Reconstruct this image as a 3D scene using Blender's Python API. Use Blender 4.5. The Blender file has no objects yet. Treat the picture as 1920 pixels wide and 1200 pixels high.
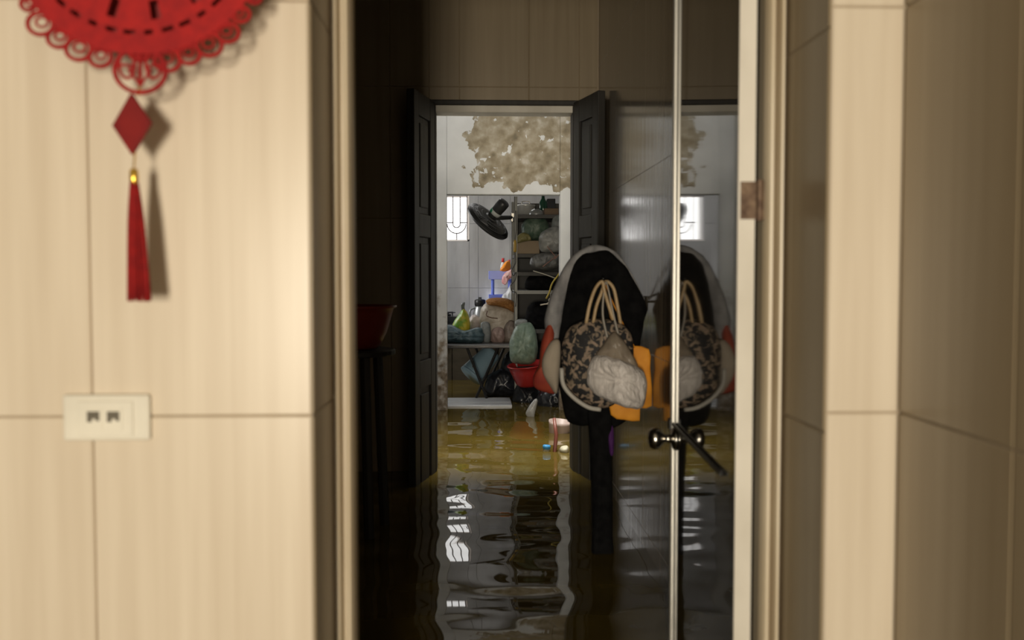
import bpy, bmesh, math, random
from mathutils import Vector, Matrix, noise
random.seed(7)
S = bpy.context.scene
COL = S.collection
PI = math.pi

# ------------------------------------------------------------------ camera, world, lights, exposure
CZ = 1.28          # camera height over the drowned floor
WZ = 0.36          # flood level
F = 1850.0         # focal length in pixels of a 1920 px wide frame
PITCH, YAW = math.atan(84/F), math.atan(67/F)
cam_d = bpy.data.cameras.new('camera'); cam = bpy.data.objects.new('camera', cam_d); COL.objects.link(cam)
cam_d.sensor_width = 36; cam_d.lens = 36*F/1920
cam.location = (0, 0, CZ); cam.rotation_euler = (PI/2-PITCH, 0, -YAW)
cam_d.dof.use_dof = True; cam_d.dof.focus_distance = 6.5; cam_d.dof.aperture_fstop = 3.6
cam_d.clip_start = .05
S.camera = cam
w = bpy.data.worlds.new('overcast'); S.world = w; w.use_nodes = True
bg = w.node_tree.nodes['Background']; bg.inputs[0].default_value = (1, .985, .96, 1); bg.inputs[1].default_value = 2.8
S.view_settings.view_transform = 'Standard'; S.view_settings.look = 'None'
S.view_settings.gamma = 1; S.view_settings.exposure = 0; S.view_settings.use_curve_mapping = False

def area(name, loc, target, sx, sy, watts, color, spread=180):
    d = bpy.data.lights.new(name, 'AREA'); d.shape = 'RECTANGLE'; d.size = sx; d.size_y = sy
    d.energy = watts; d.color = color; d.spread = math.radians(spread)
    o = bpy.data.objects.new(name, d); COL.objects.link(o); o.location = loc
    o.rotation_euler = (Vector(target)-Vector(loc)).to_track_quat('-Z', 'Y').to_euler()
    return o
area('entrance_daylight', (-.36, -2.9, 1.1), (-.1, 1.5, 1.28), .45, .8, 158, (1, .89, .71))
area('light_well_sky', (.2, 5.0, 3.6), (.2, 5.03, 0), .8, .4, 15, (1, .95, .86), 50)
area('light_well_glow', (.2, 5.1, 3.62), (.2, 6.3, 1.2), .8, .5, 14, (.96, .98, 1))
area('kitchen_side_fill', (-1.35, 8.3, 1.75), (.3, 8.9, .95), .7, .9, 25, (1, .99, .97))  # added fill from the left; that wall holds no window
area('kitchen_top_fill', (.05, 8.6, 2.75), (.0, 8.7, 0), .5, .4, 6, (1, .98, .95))  # added fill from above, not tied to any fitting in the kitchen
p_ = bpy.data.lights.new('insect_lamp', 'POINT'); p_.energy = .7; p_.color = (.72, .78, 1); p_.shadow_soft_size = .04
po = bpy.data.objects.new('insect_lamp', p_); COL.objects.link(po); po.location = (.16, 9.1, 1.08)

def P(px, py, Y):
    """point on the sight line of a pixel of the photograph at the real depth Y"""
    x, z = (px-960)/F, -(py-600)/F
    f, u = math.cos(PITCH)+z*math.sin(PITCH), -math.sin(PITCH)+z*math.cos(PITCH)
    X, Yd = x*math.cos(YAW)+f*math.sin(YAW), -x*math.sin(YAW)+f*math.cos(YAW)
    k = Y/Yd
    return Vector((X*k, Y, CZ+u*k))
def M_(px, Y): return px*Y/F      # pixels -> metres at depth Y

# ------------------------------------------------------------------ materials
def mat(name, c, rough=.6, metal=0., c2=None, nscale=(6, 6, 6), ramp=(.35, .65), bump=0., bscale=None, ior=1.5,
        alpha=1., trans=0., coat=0., coords='Object'):
    m = bpy.data.materials.new(name); m.use_nodes = True
    nt = m.node_tree; n = nt.nodes; l = nt.links
    b = n['Principled BSDF']
    b.inputs['Roughness'].default_value = rough; b.inputs['Metallic'].default_value = metal
    b.inputs['IOR'].default_value = ior; b.inputs['Alpha'].default_value = alpha
    b.inputs['Transmission Weight'].default_value = trans; b.inputs['Coat Weight'].default_value = coat
    if c2 is None: c2 = tuple(min(1, v*1.18+.004) for v in c)
    tc = n.new('ShaderNodeTexCoord'); geo = n.new('ShaderNodeNewGeometry')
    mp = n.new('ShaderNodeMapping'); mp.inputs['Scale'].default_value = nscale
    l.new(geo.outputs['Position'] if coords == 'World' else tc.outputs['Object'], mp.inputs[0])
    nz = n.new('ShaderNodeTexNoise'); nz.inputs['Scale'].default_value = 1; nz.inputs['Detail'].default_value = 5
    l.new(mp.outputs[0], nz.inputs['Vector'])
    cr = n.new('ShaderNodeValToRGB')
    cr.color_ramp.elements[0].position = ramp[0]; cr.color_ramp.elements[0].color = (*c, 1)
    cr.color_ramp.elements[1].position = ramp[1]; cr.color_ramp.elements[1].color = (*c2, 1)
    l.new(nz.outputs[0], cr.inputs[0]); l.new(cr.outputs[0], b.inputs['Base Color'])
    if bump:
        bp = n.new('ShaderNodeBump'); bp.inputs['Strength'].default_value = bump; bp.inputs['Distance'].default_value = .01
        if bscale:
            mp2 = n.new('ShaderNodeMapping'); mp2.inputs['Scale'].default_value = bscale
            l.new(mp.inputs[0].links[0].from_socket, mp2.inputs[0])
            nz2 = n.new('ShaderNodeTexNoise'); nz2.inputs['Scale'].default_value = 1; nz2.inputs['Detail'].default_value = 4
            l.new(mp2.outputs[0], nz2.inputs['Vector']); l.new(nz2.outputs[0], bp.inputs['Height'])
        else: l.new(nz.outputs[0], bp.inputs['Height'])
        l.new(bp.outputs[0], b.inputs['Normal'])
    return m
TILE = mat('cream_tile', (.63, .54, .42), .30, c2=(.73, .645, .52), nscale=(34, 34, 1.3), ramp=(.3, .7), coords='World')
TILEG = mat('glossy_tile', (.20, .165, .12), .12, c2=(.25, .21, .155), nscale=(34, 34, 1.3), ramp=(.3, .7), coords='World', bump=.05, bscale=(26, 26, 2.0))  # glossy passage tile, base colour darkened to hold the passage's shade
SHADE_TILE = mat('shaded_cream_tile', (.27, .21, .13), .30, c2=(.33, .265, .175), nscale=(34, 34, 1.3), ramp=(.3, .7), coords='World')  # cream tile of side-facing walls, their shade put into the colour
PTILE = mat('shaded_passage_tile', (.23, .175, .105), .35, c2=(.28, .22, .14), nscale=(34, 34, 1.3), ramp=(.3, .7), coords='World')  # passage's cream tile with the room's shade mixed into its colour
GROUT = mat('grout', (.34, .27, .19), .9)
KTILE = mat('grey_tile', (.245, .24, .23), .35, c2=(.335, .33, .32), nscale=(9, 9, 2.2), coords='World')
KGROUT = mat('grey_grout', (.22, .22, .22), .9)
FRAME = mat('frame_paint', (.60, .50, .35), .38, c2=(.70, .61, .46), nscale=(14, 14, 3), coords='World')
LEAF = mat('door_laminate', (.020, .017, .013), .035, c2=(.032, .027, .021), nscale=(12, 12, 1), ior=1.75, bump=.012, bscale=(9, 9, 1.2))
ALU = mat('aluminium_edge', (.62, .60, .55), .35, .4)
EDGE = mat('door_edge_paint', (.62, .58, .50), .55, c2=(.74, .70, .62), nscale=(8, 8, 5))
STEEL = mat('steel', (.42, .40, .36), .22, 1.)
RUST = mat('rusty_hinge', (.10, .06, .04), .6, .5, c2=(.22, .15, .1), nscale=(60, 60, 60))
BLACKM = mat('black_metal', (.012, .012, .012), .4, .3)
WOOD = mat('dark_wood', (.014, .012, .010), .6, c2=(.024, .021, .017), nscale=(40, 40, 3), bump=.1)
PLASTERW = mat('ceiling_plaster', (.34, .32, .28), .9)
CONC = mat('floor_concrete', (.12, .11, .09), .9)

def peel_material():
    m = bpy.data.materials.new('peeling_paint'); m.use_nodes = True
    nt = m.node_tree; n = nt.nodes; l = nt.links; b = n['Principled BSDF']; b.inputs['Roughness'].default_value = .85
    geo = n.new('ShaderNodeNewGeometry'); sep = n.new('ShaderNodeSeparateXYZ'); l.new(geo.outputs['Position'], sep.inputs[0])
    def math_(op, a, c=None):
        q = n.new('ShaderNodeMath'); q.operation = op
        for i, v in enumerate((a, c)):
            if v is None: continue
            if isinstance(v, (int, float)): q.inputs[i].default_value = v
            else: l.new(v, q.inputs[i])
        return q.outputs[0]
    def nz(scale, detail, dist=0.):
        q = n.new('ShaderNodeTexNoise'); q.inputs['Scale'].default_value = scale; q.inputs['Detail'].default_value = detail
        q.inputs['Distortion'].default_value = dist; l.new(geo.outputs['Position'], q.inputs['Vector']); return q.outputs[0]
    def ramp(v, stops):
        q = n.new('ShaderNodeValToRGB'); e = q.color_ramp.elements
        while len(e) < len(stops): e.new(.5)
        for k, (p, c) in enumerate(stops): e[k].position = p; e[k].color = (*c, 1)
        l.new(v, q.inputs[0]); return q.outputs[0]
    def mix(f, a, c):
        q = n.new('ShaderNodeMix'); q.data_type = 'RGBA'; l.new(f, q.inputs[0]); l.new(a, q.inputs[6]); l.new(c, q.inputs[7]); return q.outputs[2]
    ax = math_('MULTIPLY', math_('SUBTRACT', sep.outputs[0], -.03), 2.6)      # bare to the right ...
    az = math_('MULTIPLY', math_('SUBTRACT', sep.outputs[2], CZ+.595), 4.2)    # ... and above the lintel strip
    base = math_('MINIMUM', math_('MINIMUM', ax, az), .22)
    m1 = math_('MULTIPLY', math_('SUBTRACT', nz(5.5, 7, .4), .5), 1.15)
    m2 = math_('MULTIPLY', math_('SUBTRACT', nz(17, 5), .5), .55)
    mask = math_('ADD', math_('ADD', base, m1), m2)
    msk = ramp(mask, [(.0, (0, 0, 0)), (.018, (1, 1, 1))])
    # stains at the flooded foot of the wall
    low = math_('ADD', math_('MULTIPLY', math_('SUBTRACT', .95, sep.outputs[2]), .9), math_('MULTIPLY', math_('SUBTRACT', nz(14, 6), .5), 1.6))
    msk2 = ramp(low, [(.0, (0, 0, 0)), (.3, (1, 1, 1))])
    paint = ramp(nz(4, 5), [(.3, (.62, .625, .61)), (.7, (.76, .765, .75))])
    bare = ramp(nz(13, 12, .1), [(.28, (.17, .14, .09)), (.45, (.30, .25, .165)), (.58, (.40, .35, .26)), (.70, (.55, .51, .43))])
    flk = ramp(math_('ADD', math_('MULTIPLY', nz(24, 6, .3), .6), math_('MULTIPLY', nz(7, 3), .4)), [(.60, (0, 0, 0)), (.625, (1, 1, 1))])
    bare = mix(flk, bare, paint)
    stain = ramp(nz(22, 5), [(.35, (.16, .12, .08)), (.55, (.33, .27, .2)), (.68, (.62, .58, .52))])
    col = mix(msk2, mix(msk, paint, bare), stain)
    l.new(col, b.inputs['Base Color'])
    bp = n.new('ShaderNodeBump'); bp.inputs['Strength'].default_value = .5; bp.inputs['Distance'].default_value = .006; bp.invert = True
    l.new(msk, bp.inputs['Height']); l.new(bp.outputs[0], b.inputs['Normal'])
    return m
PEEL = peel_material()

def water_material():
    m = bpy.data.materials.new('muddy_water'); m.use_nodes = True
    n = m.node_tree.nodes; l = m.node_tree.links; b = n['Principled BSDF']
    b.inputs['Roughness'].default_value = .012; b.inputs['IOR'].default_value = 1.333
    geo = n.new('ShaderNodeNewGeometry')
    nz = n.new('ShaderNodeTexNoise'); nz.inputs['Scale'].default_value = 3; nz.inputs['Detail'].default_value = 4
    l.new(geo.outputs['Position'], nz.inputs['Vector'])
    cr = n.new('ShaderNodeValToRGB')
    cr.color_ramp.elements[0].position = .3; cr.color_ramp.elements[0].color = (.070, .048, .009, 1)
    cr.color_ramp.elements[1].position = .7; cr.color_ramp.elements[1].color = (.105, .075, .015, 1)
    l.new(nz.outputs[0], cr.inputs[0]); l.new(cr.outputs[0], b.inputs['Base Color'])
    return m

# ------------------------------------------------------------------ geometry helpers
class MB:
    def __init__(s): s.bm = bmesh.new()
    def box(s, a, b, rot=None, pivot=None):
        a, b = Vector(a), Vector(b)
        vs = [s.bm.verts.new(((a.x, b.x)[i], (a.y, b.y)[j], (a.z, b.z)[k])) for i in (0, 1) for j in (0, 1) for k in (0, 1)]
        for q in ((0, 1, 3, 2), (4, 6, 7, 5), (0, 4, 5, 1), (2, 3, 7, 6), (0, 2, 6, 4), (1, 5, 7, 3)):
            s.bm.faces.new([vs[i] for i in q])
        if rot is not None:
            pv = Vector(pivot) if pivot is not None else (a+b)/2
            for v in vs: v.co = pv + rot @ (v.co-pv)
        return s
    def tube(s, pts, r, n=8, closed=False, flat=1.):
        pts = [Vector(p) for p in pts]; N = len(pts); rings = []
        up = None
        for i, p in enumerate(pts):
            if closed: t = pts[(i+1) % N]-pts[i-1]
            else: t = pts[min(i+1, N-1)]-pts[max(i-1, 0)]
            t.normalize()
            if up is None: up = Vector((0, 0, 1)) if abs(t.z) < .9 else Vector((1, 0, 0))
            a = t.cross(up)
            if a.length < 1e-4: a = t.cross(Vector((0, 1, 0)))
            a.normalize(); c = a.cross(t).normalized(); up = c
            rr = r[i] if isinstance(r, (list, tuple)) else r
            rings.append([s.bm.verts.new(p + a*rr*math.cos(2*PI*k/n) + c*rr*flat*math.sin(2*PI*k/n)) for k in range(n)])
        for i in range(N if closed else N-1):
            A, B = rings[i], rings[(i+1) % N]
            for k in range(n): s.bm.faces.new((A[k], A[(k+1) % n], B[(k+1) % n], B[k]))
        if not closed:
            s.bm.faces.new(rings[0][::-1]); s.bm.faces.new(rings[-1])
        return s
    def lathe(s, origin, prof, axis=(0, 0, 1), n=24, wob=0., seed=0, freq=5):
        """prof: (distance along the axis, radius)"""
        o = Vector(origin); ax = Vector(axis).normalized()
        a = ax.orthogonal().normalized(); c = ax.cross(a)
        rings = []
        for d, r in prof:
            ring = []
            for k in range(n):
                t = 2*PI*k/n
                rr = r*(1+wob*(math.sin(freq*t+seed)*.5+noise.noise((math.cos(t)*1.7+seed, math.sin(t)*1.7, d*9+seed))))
                ring.append(s.bm.verts.new(o+ax*d+a*rr*math.cos(t)+c*rr*math.sin(t)))
            rings.append(ring)
        for A, B in zip(rings, rings[1:]):
            for k in range(n): s.bm.faces.new((A[k], A[(k+1) % n], B[(k+1) % n], B[k]))
        s.bm.faces.new(rings[0][::-1]); s.bm.faces.new(rings[-1])
        return s
    def puff(s, pts, ctr, front, back, rings=7, wr=0., wf=14., seed=0, res=4, push=None, power=.5):
        """closed cushion grown from an outline of 3-D points lying round ctr; thickness runs along Y"""
        pts = spline(pts, res); N = len(pts); ctr = Vector(ctr)
        if wr: pts = [ctr+(p-ctr)*(1+wr*3.*noise.noise((p.x*wf*2, p.z*wf*2, seed+5.))) for p in pts]
        outer = [s.bm.verts.new(p) for p in pts]
        for sgn, th in ((-1, front), (1, back)):
            prev = outer
            for k in range(1, rings):
                t = k/rings; sc = math.cos(t*PI/2)**.9; h = math.sin(t*PI/2)**(2*power)*th
                cur = []
                for p in pts:
                    q = ctr+(p-ctr)*sc
                    hh = h
                    if wr:
                        e1 = 1-2.6*abs(noise.noise((q.x*wf+seed, q.z*wf*.6, seed*1.3)))
                        e2 = 1-2.6*abs(noise.noise((q.x*wf*2.1+q.z*wf, q.z*wf*1.7+seed, 2.+seed)))
                        e3 = noise.noise((q.x*wf*.45, q.z*wf*.45+seed, seed*2.1))
                        hh += wr*(.55*e1+.4*e2+1.1*e3)*min(1, t*3)
                    cur.append(s.bm.verts.new((q.x, q.y+sgn*hh, q.z)))
                for i in range(N):
                    j = (i+1) % N
                    s.bm.faces.new((prev[i], prev[j], cur[j], cur[i]) if sgn > 0 else (prev[j], prev[i], cur[i], cur[j]))
                prev = cur
            c = s.bm.verts.new((ctr.x, ctr.y+sgn*th, ctr.z))
            for i in range(N):
                j = (i+1) % N
                s.bm.faces.new((prev[i], prev[j], c) if sgn > 0 else (prev[j], prev[i], c))
        return s
    def build(s, name, m, parent=None, smooth=False, bevel=0.):
        bmesh.ops.recalc_face_normals(s.bm, faces=s.bm.faces)
        off = world_loc(parent) if parent else Vector()
        if off.length: bmesh.ops.translate(s.bm, verts=s.bm.verts, vec=-off)
        me = bpy.data.meshes.new(name); s.bm.to_mesh(me); s.bm.free()
        me.materials.append(m)
        if smooth:
            for p in me.polygons: p.use_smooth = True
        o = bpy.data.objects.new(name, me); COL.objects.link(o)
        if parent: o.parent = parent
        if bevel:
            bv = o.modifiers.new('bevel', 'BEVEL'); bv.width = bevel; bv.segments = 2; bv.limit_method = 'ANGLE'
        return o
def spline(pts, res):
    pts = [Vector(p) for p in pts]; N = len(pts); out = []
    for i in range(N):
        a, b, c, d = pts[i-1], pts[i], pts[(i+1) % N], pts[(i+2) % N]
        for k in range(res):
            t = k/res
            out.append(.5*((2*b)+(c-a)*t+(2*a-5*b+4*c-d)*t*t+(3*b-a-3*c+d)*t**3))
    return out
def arc(pts, res=5):
    """open smooth path"""
    pts = [Vector(p) for p in pts]; out = []
    q = [pts[0]*2-pts[1]]+pts+[pts[-1]*2-pts[-2]]
    for i in range(1, len(q)-2):
        a, b, c, d = q[i-1:i+3]
        for k in range(res):
            t = k/res
            out.append(.5*((2*b)+(c-a)*t+(2*a-5*b+4*c-d)*t*t+(3*b-a-3*c+d)*t**3))
    return out+[pts[-1]]
def world_loc(o):
    v = Vector()
    while o: v = v+o.location; o = o.parent
    return v
def tag(o, label=None, cat=None, group=None, kind=None):
    if label: o['label'] = label
    if cat: o['category'] = cat
    if group: o['group'] = group
    if kind: o['kind'] = kind
    return o
def thing(name, loc, label, cat, group=None):
    o = bpy.data.objects.new(name, None); COL.objects.link(o); o.location = loc; o.empty_display_size = .05
    return tag(o, label, cat, group)
def struct(name, loc=(0, 0, 0)):
    o = bpy.data.objects.new(name, None); COL.objects.link(o); o.location = loc; o.empty_display_size = .05
    return tag(o, kind='structure')
def outl(pix, Y, dydx=0., px0=None):
    """outline of pixel pairs -> 3-D points at depth Y (optionally slanting in depth along x)"""
    if px0 is None: px0 = sum(p[0] for p in pix)/len(pix)
    return [P(x, y, Y+dydx*M_(x-px0, Y)) for x, y in pix]
def centre(pts): return sum((Vector(p) for p in pts), Vector())/len(pts)
def soft(name, label, cat, pix, Y, front, back, m, group=None, wr=.014, wf=16., seed=0, dydx=0., res=6, knot=None, km=None, parent=None, power=.5, rings=11):
    """a soft thing (bag, bundle) as one cushion, with an optional tied knot as its part"""
    pts = outl(pix, Y, dydx); c = centre(pts)
    o = MB().puff(pts, c, front, back, rings, wr, wf, seed, res, power=power).build(name, m, parent, True)
    if label: tag(o, label, cat, group)
    if knot:
        kp = outl(knot, Y, dydx); kc = centre(kp)
        MB().puff(kp, kc, front*.3, back*.3, 4, wr*.6, wf*2.5, seed+3, 3).build('knot', km or m, o, True)
    return o

TILE_MESH = {}
def tiles(parent, O, u, v, nrm, ujoints, vjoints, regions, m, th=.004, gap=.0011, name='tile', ch=.002):
    """one object per tile; O+u*a+v*b spans the wall face, nrm points into the room"""
    O, u, v, nrm = Vector(O), Vector(u), Vector(v), Vector(nrm)
    off = world_loc(parent)
    for (ra, rb, rc, rd) in regions:
        us = [ra]+[x for x in ujoints if ra+.004 < x < rb-.004]+[rb]
        vs = [rc]+[x for x in vjoints if rc+.004 < x < rd-.004]+[rd]
        for a, b in zip(us, us[1:]):
            for c, d in zip(vs, vs[1:]):
                key = (round(b-a, 4), round(d-c, 4), tuple(u), tuple(nrm), m.name)
                me = TILE_MESH.get(key)
                if me is None:
                    W, H, g = b-a, d-c, gap
                    prof = [(g, 0), (g, th-ch), (g+ch, th)]
                    verts = []
                    for i, z in prof:
                        for (x, y) in ((i, i), (W-i, i), (W-i, H-i), (i, H-i)): verts.append(u*x+v*y+nrm*z)
                    faces = []
                    for r in (0, 4):
                        for k in range(4): faces.append((r+k, r+(k+1) % 4, r+4+(k+1) % 4, r+4+k))
                    faces.append((8, 9, 10, 11))
                    me = bpy.data.meshes.new(name); me.from_pydata([tuple(q) for q in verts], [], faces); me.materials.append(m)
                    bm = bmesh.new(); bm.from_mesh(me); bmesh.ops.recalc_face_normals(bm, faces=bm.faces)
                    big = max(bm.faces, key=lambda f: f.calc_area())
                    if big.normal.dot(nrm) < 0: bmesh.ops.reverse_faces(bm, faces=bm.faces)
                    bm.to_mesh(me); bm.free()
                    TILE_MESH[key] = me
                t = bpy.data.objects.new(name, me); COL.objects.link(t); t.parent = parent
                t.location = O+u*a+v*c-off
def steps(start, step, lo, hi):
    k = math.floor((lo-start)/step); out = []
    while start+k*step < hi:
        out.append(start+k*step); k += 1
    return out

# ------------------------------------------------------------------ the setting
TH, TW = .607, .321
D1, D1b = 1.466, 1.70         # front wall: near face, far face
LX, RX = -.244, .5286         # doorway edges
FRX = .639                    # front room's right wall
D2, XR = 4.61, .566           # back wall of the passage, its right wall
D3, D4 = 6.70, 9.25           # peeling wall, kitchen wall
CEIL = 2.9
O2L, O2R, O2T = P(818, 516, D2).x, P(1073, 516, D2).x, P(940, 211, D2).z
O3L, O3R, O3T = P(838, 516, D3).x, P(1050, 516, D3).x, P(940, 365, D3).z
Z1 = 1.072

# front wall
wf_ = struct('wall_front')
DT = 2.15
MB().box((-1.6, D1+.004, 0), (LX, D1b, CEIL)).box((RX, D1+.004, 0), (1.2, D1b, CEIL)).box((LX, D1+.004, DT), (RX, D1b, CEIL)).build('wall_core', GROUT, wf_)
vj = steps(Z1, TH, 0, CEIL)
tiles(wf_, (0, D1+.004, 0), (1, 0, 0), (0, 0, 1), (0, -1, 0), steps(LX, TW, -1.6, LX)+[RX], vj, [(-1.6, LX, 0, CEIL), (RX, FRX, 0, CEIL), (LX, RX, DT, CEIL)], TILE)
tiles(wf_, (LX, 0, 0), (0, 1, 0), (0, 0, 1), (1, 0, 0), [], vj, [(D1+.002, D1b-.035, 0, DT)], SHADE_TILE, th=.003)
tiles(wf_, (RX, 0, 0), (0, 1, 0), (0, 0, 1), (-1, 0, 0), [], [z-.03 for z in vj], [(D1+.002, D1b-.035, 0, DT)], SHADE_TILE, th=.003)
wr_ = struct('wall_right')
MB().box((FRX+.004, -5, 0), (FRX+.1, D1, CEIL)).build('wall_core', GROUT, wr_)
tiles(wr_, (FRX+.004, 0, 0), (0, 1, 0), (0, 0, 1), (-1, 0, 0), steps(D1, TW, -.4, D1), vj, [(-.4, D1, 0, CEIL)], SHADE_TILE)
tag(MB().box((-2.7, -5, 0), (-2.6, D1+.1, CEIL)).box((-2.7, D1+.1, 0), (-1.5, D1b, CEIL)).build('wall_left', WOOD), kind='structure')
tag(MB().box((-2.7, -5.1, 0), (1.2, -5, CEIL)).build('wall_rear', PLASTERW), kind='structure')
# passage walls
wp = struct('wall_passage_right')
MB().box((XR+.004, D1b-.01, 0), (XR+.12, D2, CEIL)).build('wall_core', TILEG, wp)
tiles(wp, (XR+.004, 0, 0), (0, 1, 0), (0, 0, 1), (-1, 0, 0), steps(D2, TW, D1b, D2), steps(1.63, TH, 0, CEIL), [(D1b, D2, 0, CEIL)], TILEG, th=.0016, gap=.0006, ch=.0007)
wl_ = struct('wall_passage_left')
LWX = -.95
MB().box((LWX-.12, D1b-.01, 0), (LWX-.004, D2, CEIL)).build('wall_core', GROUT, wl_)
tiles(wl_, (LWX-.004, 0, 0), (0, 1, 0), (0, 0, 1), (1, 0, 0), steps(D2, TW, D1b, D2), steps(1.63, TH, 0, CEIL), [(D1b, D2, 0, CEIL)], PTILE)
wb = struct('wall_back')
MB().box((LWX-.1, D2+.004, 0), (O2L-.03, D2+.11, CEIL+.3)).box((O2R+.03, D2+.004, 0), (XR+.2, D2+.11, CEIL+.3)).box((O2L-.03, D2+.004, O2T+.03), (O2R+.03, D2+.11, CEIL+.9)).build('wall_core', GROUT, wb)
ZB = P(900, 163, D2).z
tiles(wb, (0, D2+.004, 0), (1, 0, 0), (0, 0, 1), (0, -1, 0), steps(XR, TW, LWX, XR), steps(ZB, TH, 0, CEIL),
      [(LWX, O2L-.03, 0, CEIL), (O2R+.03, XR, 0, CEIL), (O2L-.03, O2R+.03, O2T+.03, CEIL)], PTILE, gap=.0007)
# light well: partly open to the sky, peeling wall with an opening to the kitchen
WLX, WRX = P(815, 516, D3).x, .66
WT = 3.9
tag(MB().box((WLX-.12, D2+.11, 0), (WLX, D3, WT)).build('wall_well_left', PEEL), kind='structure')
tag(MB().box((WRX, D2+.11, 0), (WRX+.12, D3, WT)).build('wall_well_right', PEEL), kind='structure')
tag(MB().box((WLX-1.2, D3, 0), (O3L, D3+.10, WT)).box((O3R, D3, 0), (1.15, D3+.10, WT)).box((O3L, D3, O3T), (O3R, D3+.10, WT)).build('wall_peeling', PEEL, None, False, .006), kind='structure')
# kitchen
wk = struct('wall_kitchen')
W0, W1, WB_, WT_ = P(816, 516, D4).x, P(880, 516, D4).x, P(860, 452, D4).z, P(860, 366, D4).z
regs = [(-1.5, W0, 0, 2.9), (W1, 1.05, 0, 2.9), (W0, W1, 0, WB_), (W0, W1, WT_, 2.9)]
b = MB()
for r in regs: b.box((r[0], D4+.005, r[2]), (r[1], D4+.16, r[3]))
b.build('wall_core', KGROUT, wk)
tiles(wk, (0, D4+.005, 0), (1, 0, 0), (0, 0, 1), (0, -1, 0), steps(.02, .3, -1.5, 1.05), steps(1.16, .6, 0, 2.9), regs, KTILE)
tag(MB().box((-1.62, D3+.1, 0), (-1.5, D4+.16, 2.9)).build('wall_kitchen_left', PLASTERW), kind='structure')
tag(MB().box((1.05, D3+.1, 0), (1.17, D4+.16, 2.9)).build('wall_kitchen_right', KTILE), kind='structure')
tag(MB().box((-2.7, -5.1, -.1), (1.2, D4+.2, 0)).build('floor', CONC), kind='structure')
b = MB().box((-2.7, -5.1, CEIL), (1.2, D2+.05, CEIL+.1)).box((-1.62, D3+.1, 2.9), (1.17, D4+.16, 3.0))
tag(b.build('ceiling', PLASTERW), kind='structure')
b = MB().box((WLX-.9, D2+.05, CEIL), (WLX, D3, CEIL+.1)).box((WRX, D2+.05, CEIL), (1.2, D3, CEIL+.1)).box((WLX-.1, D2+1.15, WT-.1), (WRX+.1, D3+.05, WT))  # side slabs and an added roof that limits sky light in the well
tag(b.build('added_cover_1', PLASTERW), kind='structure')

# flood water: gently rippled surface, real relief
def water():
    x0, x1, y0, y1, nx, ny = -1.5, 1.05, -1.0, D4+.01, 64, 620
    import mathutils
    rnd = random.Random(3)
    waves = []
    for k in range(16):
        lam = rnd.choice((.14, .2, .27, .36, .5, .7)); ang = rnd.gauss(PI/2, .45)
        waves.append((2*PI/lam*math.cos(ang), 2*PI/lam*math.sin(ang), rnd.uniform(0, 6.28), lam*.0016*rnd.uniform(.6, 1.2)))
    vs = []
    for j in range(ny+1):
        y = y0+(y1-y0)*j/ny
        amp = 1. if y < 4.2 else max(.42, 1-.4*(y-4.2))
        for i in range(nx+1):
            x = x0+(x1-x0)*i/nx
            vs.append((x, y, WZ+amp*sum(a*math.sin(kx*x+ky*y+p) for kx, ky, p, a in waves)))
    fs = [(j*(nx+1)+i, j*(nx+1)+i+1, (j+1)*(nx+1)+i+1, (j+1)*(nx+1)+i) for j in range(ny) for i in range(nx)]
    me = bpy.data.meshes.new('flood_water'); me.from_pydata(vs, [], fs); me.materials.append(water_material())
    for p in me.polygons: p.use_smooth = True
    o = bpy.data.objects.new('flood_water', me); COL.objects.link(o)
    tag(o, 'murky brown flood water standing across the whole house', 'water', kind='stuff')
water()

# ------------------------------------------------------------------ door_1: frame with two beads, glossy leaf folded back
d1 = struct('door_1')
def jamb(xe, sgn):
    """moulded frame post; xe = doorway edge, sgn = direction into the opening"""
    b = MB()
    ya, yb = D1b-.035, D1b+.02
    prof = [(0, ya+.022), (.0055, ya+.022), (.0065, ya), (.009, ya-.005), (.0125, ya-.004), (.0145, ya+.004), (.0155, ya+.03), (.0225, ya+.03), (.0235, ya+.002), (.026, ya-.004), (.030, ya-.003), (.033, ya+.004), (.036, ya+.02), (.036, yb), (0, yb)]
    lo = [b.bm.verts.new((xe+sgn*p, y, 0)) for p, y in prof]; hi = [b.bm.verts.new((xe+sgn*p, y, DT)) for p, y in prof]
    n = len(prof)
    for i in range(n): b.bm.faces.new((lo[i], lo[(i+1) % n], hi[(i+1) % n], hi[i]))
    b.bm.faces.new(lo); b.bm.faces.new(hi[::-1])
    return b.build('frame_post', FRAME, d1)
jamb(LX, 1); jamb(RX, -1)
MB().box((LX+.036, D1b-.033, DT-.036), (RX-.036, D1b+.02, DT)).build('frame_head', FRAME, d1)
PHI = math.radians(3.14); HX, HY, LW, LT = .449, 1.685, .74, .029
dv = Vector((math.sin(PHI), math.cos(PHI), 0)); nv = Vector((-math.cos(PHI), math.sin(PHI), 0))   # along the leaf, out of its left face
H0 = Vector((HX, HY, 0))
def leafbox(b, a0, a1, n0, n1, z0, z1):
    vs = [b.bm.verts.new(H0+dv*a+nv*n_+Vector((0, 0, z))) for a in (a0, a1) for n_ in (n0, n1) for z in (z0, z1)]
    for q in ((0, 1, 3, 2), (4, 6, 7, 5), (0, 4, 5, 1), (2, 3, 7, 6), (0, 2, 6, 4), (1, 5, 7, 3)): b.bm.faces.new([vs[i] for i in q])
    return b
leaf = leafbox(MB(), .002, LW-.012, -LT, 0, .06, 2.1).build('door_leaf', LEAF, d1)
tag(leaf, 'glossy dark leaf standing open')
leafbox(MB(), 0, .002, -LT, 0, .06, 2.1).build('hinge_edge', EDGE, leaf)
b = leafbox(MB(), LW-.03, LW, 0, .009, .06, 2.1); leafbox(b, LW-.03, LW, -LT-.009, -LT, .06, 2.1); leafbox(b, LW-.012, LW, -LT, 0, .06, 2.1)
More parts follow.
